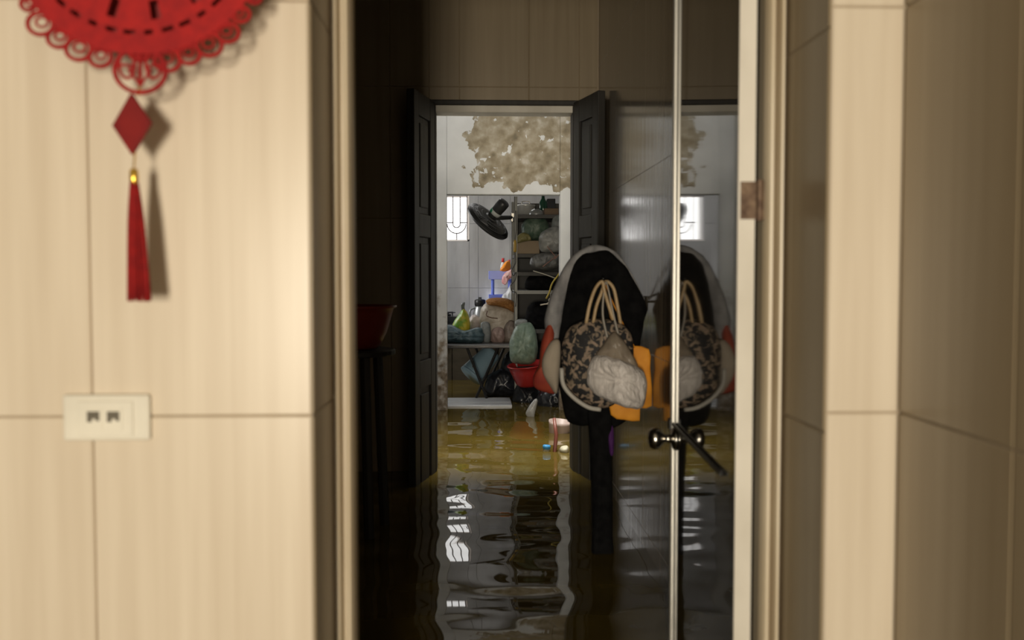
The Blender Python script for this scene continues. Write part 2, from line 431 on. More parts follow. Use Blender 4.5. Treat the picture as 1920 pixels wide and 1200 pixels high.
b.build('edge_channel', ALU, leaf, bevel=.002)
for zz in (CZ+.128, 1.93, .45):
    b = MB().tube([(HX+.036, HY-.006, zz-.035), (HX+.036, HY-.006, zz+.035)], .006, 10)
    b.box((HX+.004, HY-.004, zz-.032), (HX+.034, HY, zz+.032)).box((HX+.036, HY-.004, zz-.032), (RX-.034, HY-.001, zz+.032))
    for dz in (-.02, .02):
        b.tube([(HX+.014, HY-.004, zz+dz), (HX+.014, HY-.008, zz+dz)], .005, 8)
    b.build('hinge', RUST, d1)
KZ = CZ-.398
k0 = H0+dv*(LW-.05)+Vector((0, 0, KZ))
MB().lathe(k0, [(0, .029), (.006, .029), (.009, .024), (.012, .011), (.030, .010), (.036, .018), (.044, .0255), (.056, .0265), (.064, .022), (.068, .012), (.069, 0.001)], nv, 28).build('doorknob', STEEL, leaf, True)
MB().lathe(k0-nv*LT, [(0, .029), (.006, .029), (.012, .011), (.030, .010), (.044, .0255), (.056, .0265), (.066, .014)], -nv, 24).build('doorknob', STEEL, leaf, True)
b = leafbox(MB(), .10, LW-.005, .003, .008, CZ-.3705, CZ-.3615); leafbox(b, LW-.03, LW+.004, .009, .014, CZ-.380, CZ-.354)
leafbox(b, .11, .125, 0, .004, CZ-.372, CZ-.359)
tag(b.build('latch_bar', BLACKM, leaf, bevel=.0015), 'slim black bar fixed level across the leaf')

# ------------------------------------------------------------------ door_2: two panelled wooden leaves opened towards us
d2 = struct('door_2')
b = MB().box((O2L-.03, D2-.012, 0), (O2L, D2+.112, O2T+.03)); b.build('frame_post', WOOD, d2, bevel=.003)
b = MB().box((O2R, D2-.012, 0), (O2R+.03, D2+.112, O2T+.03)); b.build('frame_post', WOOD, d2, bevel=.003)
MB().box((O2L, D2-.004, O2T), (O2R, D2+.112, O2T+.032)).build('frame_head', EDGE, d2, bevel=.003)
MB().box((O2L-.03, D2-.02, O2T+.032), (O2R+.03, D2+.004, O2T+.055)).build('frame_moulding', WOOD, d2, bevel=.004)
def leaf2(hx, hy, ex, ey, side):
    """leaf from hinge (hx,hy) to free end (ex,ey); side = +1 when its inner face looks to +X"""
    h = Vector((hx, hy, 0)); e = Vector((ex, ey, 0)); u = (e-h); L = u.length; u.normalize()
    n_ = Vector((u.y, -u.x, 0)); n_ = n_ if n_.x*side > 0 else -n_
    T = .034
    def bx(b, a0, a1, t0, t1, z0, z1):
        vs = [b.bm.verts.new(h+u*a+n_*t+Vector((0, 0, z))) for a in (a0, a1) for t in (t0, t1) for z in (z0, z1)]
        for q in ((0, 1, 3, 2), (4, 6, 7, 5), (0, 4, 5, 1), (2, 3, 7, 6), (0, 2, 6, 4), (1, 5, 7, 3)): b.bm.faces.new([vs[i] for i in q])
        return b
    top = P(940, 193, D2).z; st = .075
    lf = bx(bx(MB(), 0, st, -T, 0, .05, top), L-st, L, -T, 0, .05, top).build('door_stile', WOOD, d2, bevel=.003)
    rails = [(.05, .2), (.78, .9), (1.45, 1.55), (top-.1, top)]
    for z0, z1 in rails: bx(MB(), st, L-st, -T+.001, -.001, z0, z1).build('door_rail', WOOD, lf, bevel=.003)
    for (a, z0), (z1, c) in zip(rails, rails[1:]):
        bb = bx(MB(), st, L-st, -T+.010, -.010, z0, z1); bx(bb, st+.03, L-st-.03, -T+.003, -.003, z0+.03, z1-.03)
        bb.build('door_panel', WOOD, lf, bevel=.004)
hl = P(818, 516, D2-.02); el = P(778, 516, 4.26)
leaf2(hl.x-.004, D2-.02, el.x, 4.26, 1)
hr = P(1073, 516, D2-.02); er = P(1120, 516, 4.28)
leaf2(hr.x+.004, D2-.02, er.x, 4.28, -1)

# ------------------------------------------------------------------ window_1: small kitchen window with a scroll grille
w1 = struct('window_1')
WFR = mat('window_frame_paint', (.66, .60, .55), .6, c2=(.75, .69, .63))
b = MB().box((W0, D4+.10, WB_), (W0+.012, D4+.165, WT_)).box((W1-.016, D4+.0, WB_), (W1, D4+.165, WT_)).box((W0, D4-.0, WB_), (W1, D4+.165, WB_+.014)).box((W0, D4+.10, WT_-.01), (W1, D4+.165, WT_))
b.build('window_frame', WFR, w1)
IRON = mat('grille_iron', (.035, .022, .018), .6)
gy = D4+.02
cx = P(855, 0, gy).x; ro, ri = M_(17.5, gy), M_(6.8, gy); zc = P(856, 420, gy).z
def ubar(r):
    return [(cx-r, gy, WT_-.01)]+[(cx+r*math.cos(t), gy, zc+r*math.sin(t)) for t in [PI+PI*k/14 for k in range(15)]]+[(cx+r, gy, WT_-.01)]
MB().tube([(cx+ro*math.cos(t), gy, zc+ro*math.sin(t)) for t in [PI+PI*k/16 for k in range(17)]], .0056, 6).build('grille_bar', IRON, w1)
MB().tube(ubar(ri), .0056, 6).build('grille_bar', IRON, w1)
for x in (W1-.02, cx-ro-.02):
    MB().tube([(x, gy, WB_+.004), (x, gy, WT_-.004)], .005, 6).build('grille_bar', IRON, w1)
MB().tube([(cx-ro-.045, gy, zc+.012), (cx-ri, gy, zc+.012)], .0056, 6).build('grille_bar', IRON, w1)
MB().tube([(cx+ri, gy, zc+.012), (W1-.016, gy, zc+.012)], .0056, 6).build('grille_bar', IRON, w1)
MB().tube([(cx, gy, zc-ro), (cx, gy, WB_+.01)], .0056, 6).build('grille_bar', IRON, w1)

# ------------------------------------------------------------------ front wall: socket and the red Tet charm
OFFW = mat('ivory_plastic', (.68, .65, .56), .35)
SLOT = mat('socket_recess', (.10, .085, .06), .6)
so = thing('wall_socket', P(204, 782, D1), 'ivory double socket plate mounted on the cream tiled wall', 'socket')
def wbox(b, x0, y0, x1, y1, a, c):
    p, q = P(x0, y1, D1), P(x1, y0, D1)
    return b.box((p.x, D1-c, p.z), (q.x, D1-a, q.z))
wbox(MB(), 123, 738, 284, 825, 0, .010).build('cover_plate', OFFW, so, bevel=.004)
wbox(MB(), 152, 750, 254, 816, .010, .0125).build('socket_frame', OFFW, so, bevel=.0012)
for xx in (182, 219):
    sk = wbox(MB(), xx-16, 765, xx+16, 805, .0125, .0138).build('socket_outlet', OFFW, so, bevel=.0005)
    bb = MB(); wbox(bb, xx-12, 769, xx+11, 783, .0136, .0141); wbox(bb, xx-12, 783, xx-3, 789, .0136, .0141); wbox(bb, xx+4, 783, xx+11, 787, .0136, .0141)
    bb.build('pin_hole', SLOT, sk)

RED = mat('red_felt', (.28, .004, .006), .85, c2=(.38, .007, .007), nscale=(60, 60, 60))
DRED = mat('dark_red_card', (.17, .006, .008), .7, c2=(.24, .01, .01), nscale=(30, 30, 30))
GOLD = mat('gold_bead', (.75, .48, .08), .25, .9)
OY = D1-.085
pc = P(260, -150, OY); s_ = OY/F
ch = thing('hanging_charm', pc, 'red openwork hanging charm with diamond pendant and tassel before the tiled wall', 'decoration')
def disc_with_holes(r0, r1, hole, th, y, nr=26, na=240):
    b = MB(); V = {}
    def vert(i, j, k):
        key = (i, j % na, k)
        if key not in V:
            r = r0+(r1-r0)*i/nr; t = 2*PI*j/na
            V[key] = b.bm.verts.new((pc.x+r*math.sin(t), y+k*th, pc.z-r*math.cos(t)))
        return V[key]
    solid = [[not hole(r0+(r1-r0)*(i+.5)/nr, ((j+.5)/na*2*PI+PI) % (2*PI)-PI) for j in range(na)] for i in range(nr)]
    for i in range(nr):
        for j in range(na):
            if not solid[i][j]: continue
            for k in (0, 1): b.bm.faces.new((vert(i, j, k), vert(i+1, j, k), vert(i+1, j+1, k), vert(i, j+1, k)))
            for di, dj, e in ((1, 0, ((i+1, j), (i+1, j+1))), (-1, 0, ((i, j), (i, j+1))), (0, 1, ((i, j+1), (i+1, j+1))), (0, -1, ((i, j), (i+1, j)))):
                ii, jj = i+di, (j+dj) % na
                if 0 <= ii < nr and solid[ii][jj]: continue
                b.bm.faces.new((vert(*e[0], 0), vert(*e[1], 0), vert(*e[1], 1), vert(*e[0], 1)))
    return b
R0, R1 = 20*s_, 244*s_
def hole(r, t):
    rp = r/s_; d = math.degrees(t)
    if 202 < rp < 213: return abs((d+180) % 9.5-4.75) < 2.7          # dotted ring
    if 150 < rp < 182 and abs(d) < 120: return abs((d+184.5) % 26-13) < 3.0    # strokes of the openwork
    if 90 < rp < 140: return abs((d+180) % 30-15) < 6
    return False
front = disc_with_holes(R0, R1, hole, .006, OY-.010).build('charm_disc', RED, ch)
MB().lathe((pc.x, OY+.022, pc.z), [(0, 224*s_), (.004, 224*s_)], (0, 1, 0), 72).build('backing_disc', DRED, ch)
def ring(b, c, rx, rz, r, n=20):
    b.tube([(c.x+rx*math.cos(2*PI*k/n), c.y, c.z+rz*math.sin(2*PI*k/n)) for k in range(n)], r, 6, True)
for k in range(40):
    t = 2*PI*k/40+.04
    if abs((t+PI) % (2*PI)-PI) < .18: continue
    big = (15 if k % 2 else 12)+(7 if abs((t+PI) % (2*PI)-PI) < .8 else 0)
    off_ = (7 if big < 19 else 15)*s_
    c = Vector((pc.x+(R1+off_)*math.sin(t), OY-.007, pc.z-(R1+off_)*math.cos(t)))
    b = MB(); ring(b, c, big*s_*1.05, big*s_*.9, 4.2*s_)
    ring(b, Vector((pc.x+(R1+off_-4*s_)*math.sin(t), OY-.007, pc.z-(R1+off_-4*s_)*math.cos(t))), big*s_*.5, big*s_*.42, 2.6*s_, 14)
    b.build('filigree_loop', RED, ch, True)
MB().lathe(P(263, 90, OY-.003), [(0, 26*s_), (.004, 26*s_)], (0, 1, 0), 24).build('charm_neck', RED, ch)
b = MB(); c = P(263, 132, OY-.006)
ring(b, c, 46*s_, 40*s_, 4.5*s_, 32); ring(b, c, 20*s_, 27*s_, 4*s_, 4)
b.tube([P(263, 85, OY-.006), P(263, 162, OY-.006)], 3.5*s_, 6); b.tube([P(218, 122, OY-.006), P(244, 122, OY-.006)], 3*s_, 6); b.tube([P(282, 122, OY-.006), P(308, 122, OY-.006)], 3*s_, 6)
ring(b, P(263, 92, OY-.006), 20*s_, 7*s_, 3*s_); ring(b, P(238, 122, OY-.006), 14*s_, 24*s_, 3*s_); ring(b, P(288, 122, OY-.006), 14*s_, 24*s_, 3*s_)
b.build('coin_knot', RED, ch, True)
MB().tube([P(262, 160, OY-.006), P(258, 180, OY-.004)], .0016, 6).build('cord', GOLD, ch)
MB().tube([P(253, 285, OY-.004), P(251, 318, OY-.004)], .0012, 6).build('cord', GOLD, ch)
# the diamond pendant hangs turned about its string
b = MB(); dc = P(248, 233, OY-.004); hw, hh = 46*s_, 56*s_; ca, sa = math.cos(.45), -math.sin(.45)
vs = []
for off in (-.003, .003):
    for (x, z) in ((0, hh), (hw, 0), (0, -hh), (-hw, 0)):
        vs.append(b.bm.verts.new((dc.x+x*ca-off*sa, dc.y+x*sa+off*ca, dc.z+z)))
b.bm.faces.new(vs[:4]); b.bm.faces.new(vs[4:][::-1])
for k in range(4): b.bm.faces.new((vs[k], vs[(k+1) % 4], vs[4+(k+1) % 4], vs[4+k]))
b.build('diamond_pendant', DRED, ch, bevel=.001)
t0 = P(251, 316, OY-.004)
MB().lathe(t0, [(0, .003), (.002, .0055), (.012, .0062), (.022, .0055), (.024, .004)], (0, 0, -1), 16).build('bead', GOLD, ch, True)
b = MB(); rnd = random.Random(5)
for k in range(150):
    a = rnd.uniform(0, 2*PI); r = math.sqrt(rnd.random())
    top = P(251, 342, OY-.004); bot = P(260+23*r*math.cos(a), 563+rnd.uniform(-5, 3), OY-.004)
    p0 = top+Vector((.0055*r*math.cos(a), .0055*r*math.sin(a), 0)); p2 = Vector((bot.x, OY-.004+.010*r*math.sin(a), bot.z))
    p1 = p0.lerp(p2, .35)+Vector((.002*r*math.cos(a), .002*r*math.sin(a), 0))
    b.tube(arc([p0, p1, p2], 3), .0009, 4)
ts = b.build('tassel', RED, ch, True); ts['kind'] = 'stuff'

# ------------------------------------------------------------------ things hanging on the passage's right wall
BLKC = mat('black_cloth', (.0035, .0035, .004), .95, ior=1.2, c2=(.008, .008, .0085), nscale=(30, 30, 30), bump=.2)
GREYC = mat('grey_cloth', (.17, .168, .175), .85, c2=(.34, .335, .34), nscale=(24, 24, 14), bump=.2)
REDC = mat('red_cloth', (.22, .018, .012), .75, c2=(.32, .05, .02), nscale=(12, 12, 12))
BEIGE = mat('beige_cloth', (.33, .28, .22), .85)
ORANGE = mat('orange_cloth', (.72, .27, .015), .7, c2=(.85, .36, .03), nscale=(18, 18, 18), bump=.15)
TAN = mat('tan_leather', (.42, .29, .15), .5, c2=(.55, .40, .23), nscale=(30, 30, 30))
WHITEP = mat('white_plastic_bag', (.55, .51, .48), .45, c2=(.75, .70, .67), nscale=(45, 45, 7), bump=1., bscale=(70, 70, 9))
SHEER = mat('sheer_plastic', (.26, .21, .16), .35, c2=(.36, .30, .23), nscale=(40, 40, 10), alpha=.72, bump=.4)
PIPING = mat('pale_piping', (.42, .40, .36), .5)
def print_material():
    m = bpy.data.materials.new('leopard_print'); m.use_nodes = True
    n = m.node_tree.nodes; l = m.node_tree.links; b = n['Principled BSDF']; b.inputs['Roughness'].default_value = .7
    tc = n.new('ShaderNodeTexCoord'); nz = n.new('ShaderNodeTexNoise'); nz.inputs['Scale'].default_value = 50; nz.inputs['Detail'].default_value = 1.5; nz.inputs['Distortion'].default_value = .8
    l.new(tc.outputs['Object'], nz.inputs['Vector'])
    cr = n.new('ShaderNodeValToRGB'); e = cr.color_ramp.elements
    e[0].position = .48; e[0].color = (.014, .014, .016, 1); e[1].position = .54; e[1].color = (.20, .155, .11, 1)
    q = e.new(.66); q.color = (.33, .24, .18, 1)
    l.new(nz.outputs[0], cr.inputs[0]); l.new(cr.outputs[0], b.inputs['Base Color']); return m
PRINT = print_material()
YB = 3.13                                   # depth of the bags
hk = thing('coat_hook', (XR, YB+.1, P(1130, 500, YB+.1).z), 'black double coat hook on the tiled wall above the bags', 'hook')
hz = P(1130, 575, YB).z; he = P(1130, 528, YB).z
xh = P(1131, 520, YB).x
MB().box((XR-.006, YB+.16, hz-.02), (XR, YB+.22, hz+.03)).build('hook_plate', BLACKM, hk, bevel=.002)
MB().tube(arc([(XR-.005, YB+.19, hz+.01), (xh+.04, YB+.17, hz+.02), (xh+.006, YB+.06, he-.006), (xh-.004, YB-.02, he-.006), (xh-.006, YB-.045, he+.012)], 5), .004, 8).build('hook_arm', BLACKM, hk, True)
MB().tube(arc([(XR-.005, YB+.20, hz+.02), (xh+.03, YB+.19, he+.0), (xh+.012, YB+.15, he+.03), (xh+.01, YB+.11, he+.05)], 5), .004, 8).build('hook_arm', BLACKM, hk, True)

jk = thing('jacket', P(1110, 780, YB+.13), 'black lined jacket with grey shell and red panel draped over the hook', 'jacket')
YJ = YB+.12
body = [(1052, 745), (1044, 690), (1048, 620), (1056, 560), (1070, 505), (1092, 478), (1122, 470), (1148, 476), (1172, 498), (1195, 535), (1213, 575), (1208, 602), (1196, 680), (1193, 760), (1160, 800), (1105, 800), (1066, 790)]
pts = outl(body, YJ, -.25); MB().puff(pts, centre(pts), .055, .03, 8, .012, 11, 2, 4).build('lining', BLKC, jk, True)
# grey shell: a fold of cloth running over the hump and down the left
spine = [(1041, 700), (1037, 645), (1037, 602), (1047, 558), (1063, 515), (1079, 488), (1100, 471), (1120, 466), (1141, 471), (1160, 483), (1186, 519), (1207, 562)]
rad = [5, 10, 17, 15, 12, 10, 8, 7, 6, 4, 2, 1.5]
path = arc([P(x, y, YJ+.03) for x, y in spine], 4)
rr = []
for k in range(len(path)):
    f_ = k/4; i = min(int(f_), 10); rr.append(M_(rad[i]+(rad[i+1]-rad[i])*(f_-i), YJ))
MB().tube(path, rr, 12, flat=1.).build('shell', GREYC, jk, True)
pts = outl([(1017, 672), (1033, 640), (1050, 640), (1050, 690), (1044, 738), (1030, 722), (1018, 700)], YJ-.02); MB().puff(pts, centre(pts), .03, .02, 6, .006, 15, 4, 4).build('side_panel', BEIGE, jk, True)
pts = outl([(1018, 630), (1032, 600), (1040, 622), (1034, 650), (1026, 680), (1032, 710), (1042, 738), (1022, 736), (1002, 726), (1000, 705), (1010, 685), (1013, 655)], YJ+.02)
c = P(1022, 678, YJ+.02)
MB().puff(pts, c, .03, .02, 6, .005, 15, 5, 3).build('red_trim', REDC, jk, True)
pts = outl([(1178, 602), (1205, 586), (1206, 604), (1197, 626), (1182, 622)], YJ-.04); MB().puff(pts, centre(pts), .012, .01, 5, .004, 20, 6, 3).build('cuff', GREYC, jk, True)

soft('trousers', 'black trousers hanging below the handbag on the wall', 'trousers', [(1104, 752), (1144, 752), (1147, 800), (1148, 900), (1149, 1000), (1148, 1062), (1112, 1062), (1110, 1000), (1108, 900), (1105, 830)], YB+.10, .03, .025, BLKC, seed=9, wr=.01)
soft('folded_cloth', 'small purple cloth hanging between the trousers and the door', 'cloth', [(1141, 800), (1150, 803), (1150, 850), (1143, 852), (1139, 826)], YB+.09, .012, .012, mat('purple_cloth', (.06, .008, .10), .8))

tt = soft('tote_bag', 'flat orange cloth bag hanging behind the white plastic bag', 'bag', [(1150, 650), (1185, 648), (1217, 654), (1219, 690), (1222, 761), (1200, 765), (1199, 789), (1170, 787), (1145, 778), (1140, 720)], YB+.04, .014, .014, ORANGE, seed=11, wr=.006, dydx=-.15, res=2, power=.3)
MB().tube(arc([P(1160, 652, YB+.035), P(1136, 560, YB+.03), P(1131, 525, YB+.02), P(1150, 570, YB+.03), P(1190, 652, YB+.03)], 5), .004, 6, flat=.5).build('handle', ORANGE, tt, True)

hb = thing('handbag', P(1120, 768, YB), 'black and beige leopard print handbag with tan handles on the hook', 'handbag')
pix = [(1056, 705), (1053, 655), (1064, 620), (1090, 602), (1122, 597), (1155, 602), (1180, 620), (1188, 655), (1184, 705), (1168, 745), (1140, 764), (1108, 762), (1078, 744), (1060, 727)]
pts = outl(pix, YB, -.2); MB().puff(pts, centre(pts), .05, .045, 8, .006, 14, 3, 4).build('bag_body', PRINT, hb, True)
MB().tube(arc([P(1053, 690, YB-.02), P(1056, 720, YB-.025), P(1074, 744, YB-.03), P(1102, 763, YB-.03), P(1126, 768, YB-.025)], 5), .0075, 8).build('piping', PIPING, hb, True)
for (pp, yy) in (([(1099, 606), (1106, 570), (1117, 540), (1129, 528), (1133, 545), (1142, 575), (1150, 600)], YB-.045), ([(1112, 606), (1118, 575), (1128, 548), (1136, 528), (1150, 540), (1158, 575), (1164, 610)], YB-.012)):
    MB().tube(arc([P(x, y, yy) for x, y in pp], 5), .0085, 8, flat=.7).build('handle', TAN, hb, True)
MB().box(P(1170, 658, YB-.058)-Vector((.005, .004, .005)), P(1170, 658, YB-.058)+Vector((.005, .004, .005))).build('clasp', STEEL, hb, bevel=.001)

wbg = thing('plastic_bag', P(1155, 765, YB-.07), 'full white plastic bag hanging in front of the leopard handbag', 'plastic bag')
pix = [(1099, 702), (1108, 676), (1121, 664), (1143, 667), (1170, 675), (1196, 688), (1210, 704), (1212, 735), (1202, 765), (1172, 763), (1130, 748), (1105, 728)]
pts = outl(pix, YB-.08, -.1); MB().puff(pts, centre(pts), .045, .025, 12, .018, 22, 8, 6).build('bag_body', WHITEP, wbg, True)
pts = outl([(1119, 668), (1128, 650), (1140, 632), (1152, 622), (1164, 632), (1180, 655), (1196, 690), (1160, 690)], YB-.075, -.1); MB().puff(pts, centre(pts), .028, .02, 6, .008, 30, 9, 4).build('bag_neck', SHEER, wbg, True)
for q in ([(1140, 640), (1130, 590), (1133, 540), (1136, 528)], [(1160, 632), (1150, 590), (1141, 545), (1137, 528)]):
    MB().tube(arc([P(x, y, YB-.045) for x, y in q], 5), [.010-.006*k/15 for k in range(16)], 8, flat=.5).build('handle', mat('sheer_grey', (.30, .27, .23), .4), wbg, True)

# ------------------------------------------------------------------ left of the passage: basin on a stand
st = thing('plant_stand', (P(676, 0, 3.5).x-.05, 3.55, 0), 'dark wooden stand in the shadowed passage under the red basin', 'stand')
sx = st.location.x; sz = P(690, 656, 3.5).z
MB().lathe((sx, 3.55, sz-.022), [(0, .155), (.004, .16), (.018, .16), (.022, .155)], (0, 0, 1), 28).build('stand_top', WOOD, st)
for a in (.6, 2.2, 3.74, 5.3):
    MB().tube([(sx+.11*math.cos(a), 3.55+.11*math.sin(a), sz-.02), (sx+.15*math.cos(a), 3.55+.15*math.sin(a), 0)], .018, 8).build('leg', WOOD, st)
REDP = mat('red_plastic', (.20, .022, .012), .35, c2=(.26, .03, .016))
MB().lathe((sx, 3.55, sz), [(0, .09), (.01, .105), (.06, .13), (.12, .148), (.145, .155), (.15, .166), (.156, .166), (.156, .152), (.12, .143), (.02, .10), (.02, .001)], (0, 0, 1), 40).build('basin', REDP, None, True)
tag(bpy.data.objects['basin'], 'dark red plastic basin sitting on the stand in the passage', 'basin')

# ------------------------------------------------------------------ kitchen furniture
WHITET = mat('white_worktop', (.66, .66, .65), .3)
BROWN = mat('brown_cabinet', (.060, .048, .030), .6, c2=(.085, .068, .044), nscale=(6, 6, 20))
kc = thing('kitchen_counter', (-.4, 8.9, 0), 'low brown kitchen counter with white worktop along the grey wall', 'counter')
zc0 = .83
MB().box((-1.45, 8.6, zc0-.04), (.62, D4-.002, zc0)).build('worktop', WHITET, kc, bevel=.004)
MB().box((-1.43, 8.66, .0), (.60, D4-.01, zc0-.041)).build('carcass', BROWN, kc)
for k in range(5):
    x0 = -1.42+.404*k
    d = MB().box((x0, 8.642, .10), (x0+.398, 8.66, zc0-.06)).build('cabinet_door', BROWN, kc, bevel=.003)
    MB().tube([(x0+.34, 8.628, .62), (x0+.34, 8.628, .74)], .006, 8).build('handle', STEEL, d)
LEDGE = mat('white_tile_step', (.5, .51, .52), .25)
LX1 = P(958, 0, 7.1).x
t = thing('tiled_step', (-.2, 7.08, 0), 'low white tiled step just above the water under the folding table', 'step')
for (ya, yb) in ((6.86, 7.02), (7.035, 7.30)):
    MB().box((-.9, ya, 0), (LX1, yb, WZ+.012)).build('step_slab', LEDGE, t, bevel=.004)
BLKG = mat('black_glass', (.01, .01, .011), .12)
gs = thing('gas_stove', (P(836, 0, 8.95).x, 8.95, zc0), 'black gas stove at the left end of the worktop', 'stove')
gx = gs.location.x
MB().box((gx-.33, 8.75, zc0+.012), (gx+.10, 9.12, zc0+.085)).build('stove_body', BLKG, gs, bevel=.006)
for fx in (gx-.30, gx+.07): MB().box((fx-.012, 8.78, zc0), (fx+.012, 9.1, zc0+.013)).build('foot', BLACKM, gs)
for bx_ in (gx-.22, gx-.01):
    b = MB().lathe((bx_, 8.95, zc0+.085), [(0, .05), (.012, .05), (.014, .03), (.02, .03)], (0, 0, 1), 20); b.build('burner', BLACKM, gs)
    b = MB()
    for a in range(4):
        t = PI/4+a*PI/2
        b.tube([(bx_+.085*math.cos(t), 8.95+.085*math.sin(t), zc0+.086), (bx_+.085*math.cos(t), 8.95+.085*math.sin(t), zc0+.115), (bx_+.03*math.cos(t), 8.95+.03*math.sin(t), zc0+.115)], .005, 6)
    b.tube([(bx_+.085*math.cos(2*PI*k/20), 8.95+.085*math.sin(2*PI*k/20), zc0+.112) for k in range(20)], .005, 6, True)
    b.build('pan_support', BLACKM, gs)
    MB().lathe((bx_, 8.75, zc0+.045), [(0, .02), (.018, .018)], (0, -1, 0), 14).build('knob', STEEL, gs)
# kettle
kp = P(900, 612, 8.8); GREYM = mat('dull_grey_metal', (.30, .31, .31), .35, .6)
kt = thing('kettle', (kp.x, 8.8, zc0), 'grey kettle with black lid at the back of the worktop', 'kettle')
MB().lathe((kp.x, 8.8, zc0), [(0, .055), (.01, .065), (.08, .068), (.14, .055), (.17, .045), (.175, .04)], (0, 0, 1), 24).build('kettle_body', GREYM, kt, True)
MB().lathe((kp.x, 8.8, zc0+.175), [(0, .045), (.02, .05), (.05, .05), (.058, .042), (.062, .015), (.08, .014)], (0, 0, 1), 20).build('lid', BLACKM, kt, True)
MB().tube(arc([(kp.x-.045, 8.78, zc0+.16), (kp.x-.085, 8.77, zc0+.14), (kp.x-.09, 8.77, zc0+.08), (kp.x-.06, 8.78, zc0+.05)], 5), .009, 8).build('handle', GREYM, kt, True)

# folding table
TZ = P(900, 643, 7.4).z; TX0, TX1, TY0, TY1 = P(800, 0, 7.4).x, P(962, 0, 7.4).x, 7.22, 7.80
ft = thing('folding_table', ((TX0+TX1)/2, 7.6, 0), 'dark folding table on crossed black legs, heaped with bags', 'table')
MB().box((TX0, TY0, TZ-.028), (TX1, TY1, TZ)).build('tabletop', mat('table_board', (.035, .032, .03), .4), ft, bevel=.006)
for (pa_, pb_, yy, zz) in ((875, 917, 7.25, WZ+.012), (935, 888, 7.275, WZ+.012), (888, 935, 7.765, 0), (950, 900, 7.788, 0)):
    g0, g1 = P(pa_, 648, yy), P(pb_, 757, yy); g0.z = TZ-.02
    k = (g0.z-zz)/(g0.z-g1.z); g1 = g0+(g1-g0)*k
    MB().tube([g0, g1], .0105, 8).build('leg', BLACKM, ft)
MB().tube([((TX0+TX1)/2+.02, TY0+.05, (TZ+WZ)/2+.04), ((TX0+TX1)/2+.02, TY1-.04, (TZ+WZ)/2+.04)], .008, 8).build('cross_bar', BLACKM, ft)

def cm(name, c, c2=None, rough=.45, bump=.35): return mat(name, c, rough, c2=c2, nscale=(26, 26, 26), bump=bump, bscale=(42, 42, 42))
TEAL = cm('teal_plastic', (.035, .07, .085), (.10, .15, .17)); PINKW = cm('pinkish_white_plastic', (.42, .36, .34), (.56, .5, .47))
CREAM = cm('cream_plastic', (.40, .34, .27), (.55, .49, .41)); GRNP = cm('pale_green_plastic', (.115, .165, .125), (.20, .26, .20))
GRYP = cm('grey_plastic', (.13, .145, .14), (.23, .245, .24)); DGRN = cm('dark_green_plastic', (.035, .075, .05), (.12, .16, .12))
OLIVE = cm('olive_plastic', (.13, .12, .04), (.20, .18, .07)); BLKP = cm('black_plastic_sack', (.008, .009, .012), (.022, .024, .03), .3)
FUZZ = mat('brown_fleece', (.30, .13, .035), .95, c2=(.42, .20, .06), nscale=(90, 90, 90), bump=1.)
WHT = cm('white_plastic', (.55, .56, .56), (.72, .73, .74)); CARD = mat('cardboard', (.24, .185, .125), .85)
YGRN = mat('yellow_green_bag', (.62, .50, .04), .4, c2=(.16, .36, .02), nscale=(9, 9, 9), ramp=(.45, .55), bump=.3)
BLUEP = mat('blue_plastic', (.13, .19, .74), .3, c2=(.18, .26, .82)); PALEB = mat('pale_blue_plastic', (.30, .48, .62), .3, c2=(.40, .58, .70))

soft('plastic_sheet', 'crumpled teal plastic sheet spread on the folding table', 'sheet', [(822, 640), (824, 618), (845, 609), (870, 620), (900, 614), (908, 634), (895, 645), (860, 643)], 7.42, .07, .10, TEAL, seed=1, wr=.02, wf=22)
yb_ = soft('plastic_bag', 'knotted yellow and green plastic bag on the folding table', 'plastic bag', [(846, 622), (850, 605), (860, 590), (867, 580), (872, 580), (879, 592), (882, 612), (878, 626), (860, 630)], 7.62, .07, .06, YGRN, seed=2, wr=.01, knot=[(866, 583), (864, 572), (867, 567), (872, 567), (871, 575), (872, 583)], km=GRYP)
soft('plastic_bag', 'pinkish white plastic bag between the yellow bag and the cream bag', 'plastic bag', [(877, 626), (880, 598), (890, 590), (903, 598), (908, 612), (904, 630), (888, 634)], 7.72, .06, .06, PINKW, seed=3, wr=.012)
cb = soft('sack', 'big cream plastic sack with brown handle on the folding table', 'sack', [(899, 604), (902, 580), (911, 569), (935, 570), (958, 574), (969, 590), (967, 612), (962, 640), (935, 643), (910, 638), (901, 622)], 7.62, .10, .10, CREAM, seed=4, wr=.014, wf=14)
MB().tube([P(914, 583, 7.50), P(911.5, 590, 7.49), P(913, 593, 7.487), P(922, 596, 7.485), P(933, 597, 7.488)], .0035, 6).build('handle', mat('brown_strap', (.10, .035, .015), .6), cb, True)
soft('fleece_hat', 'fuzzy brown fleece bundle on top of the cream sack', 'clothing', [(911, 565), (920, 559), (940, 558), (957, 562), (967, 572), (966, 586), (950, 580), (930, 574), (916, 572)], 7.60, .09, .09, FUZZ, seed=5, wr=.012, wf=40)
soft('plastic_bag', 'grey rolled plastic bag leaning against the cream sack', 'plastic bag', [(902, 606), (915, 604), (920, 615), (919, 640), (908, 643), (903, 625)], 7.47, .03, .02, GRYP, seed=6, wr=.006)
soft('plastic_bag', 'small dusky pink plastic bag at the front of the table', 'plastic bag', [(921, 640), (922, 620), (933, 613), (944, 618), (947, 636), (938, 645)], 7.46, .035, .03, cm('dusky_pink_plastic', (.22, .15, .13), (.30, .21, .18)), seed=7)
soft('plastic_bag', 'dim brown plastic bag at the right end of the table', 'plastic bag', [(944, 642), (946, 612), (958, 600), (968, 612), (966, 640)], 7.50, .05, .04, cm('brown_plastic', (.13, .10, .08), (.19, .15, .12)), seed=8)

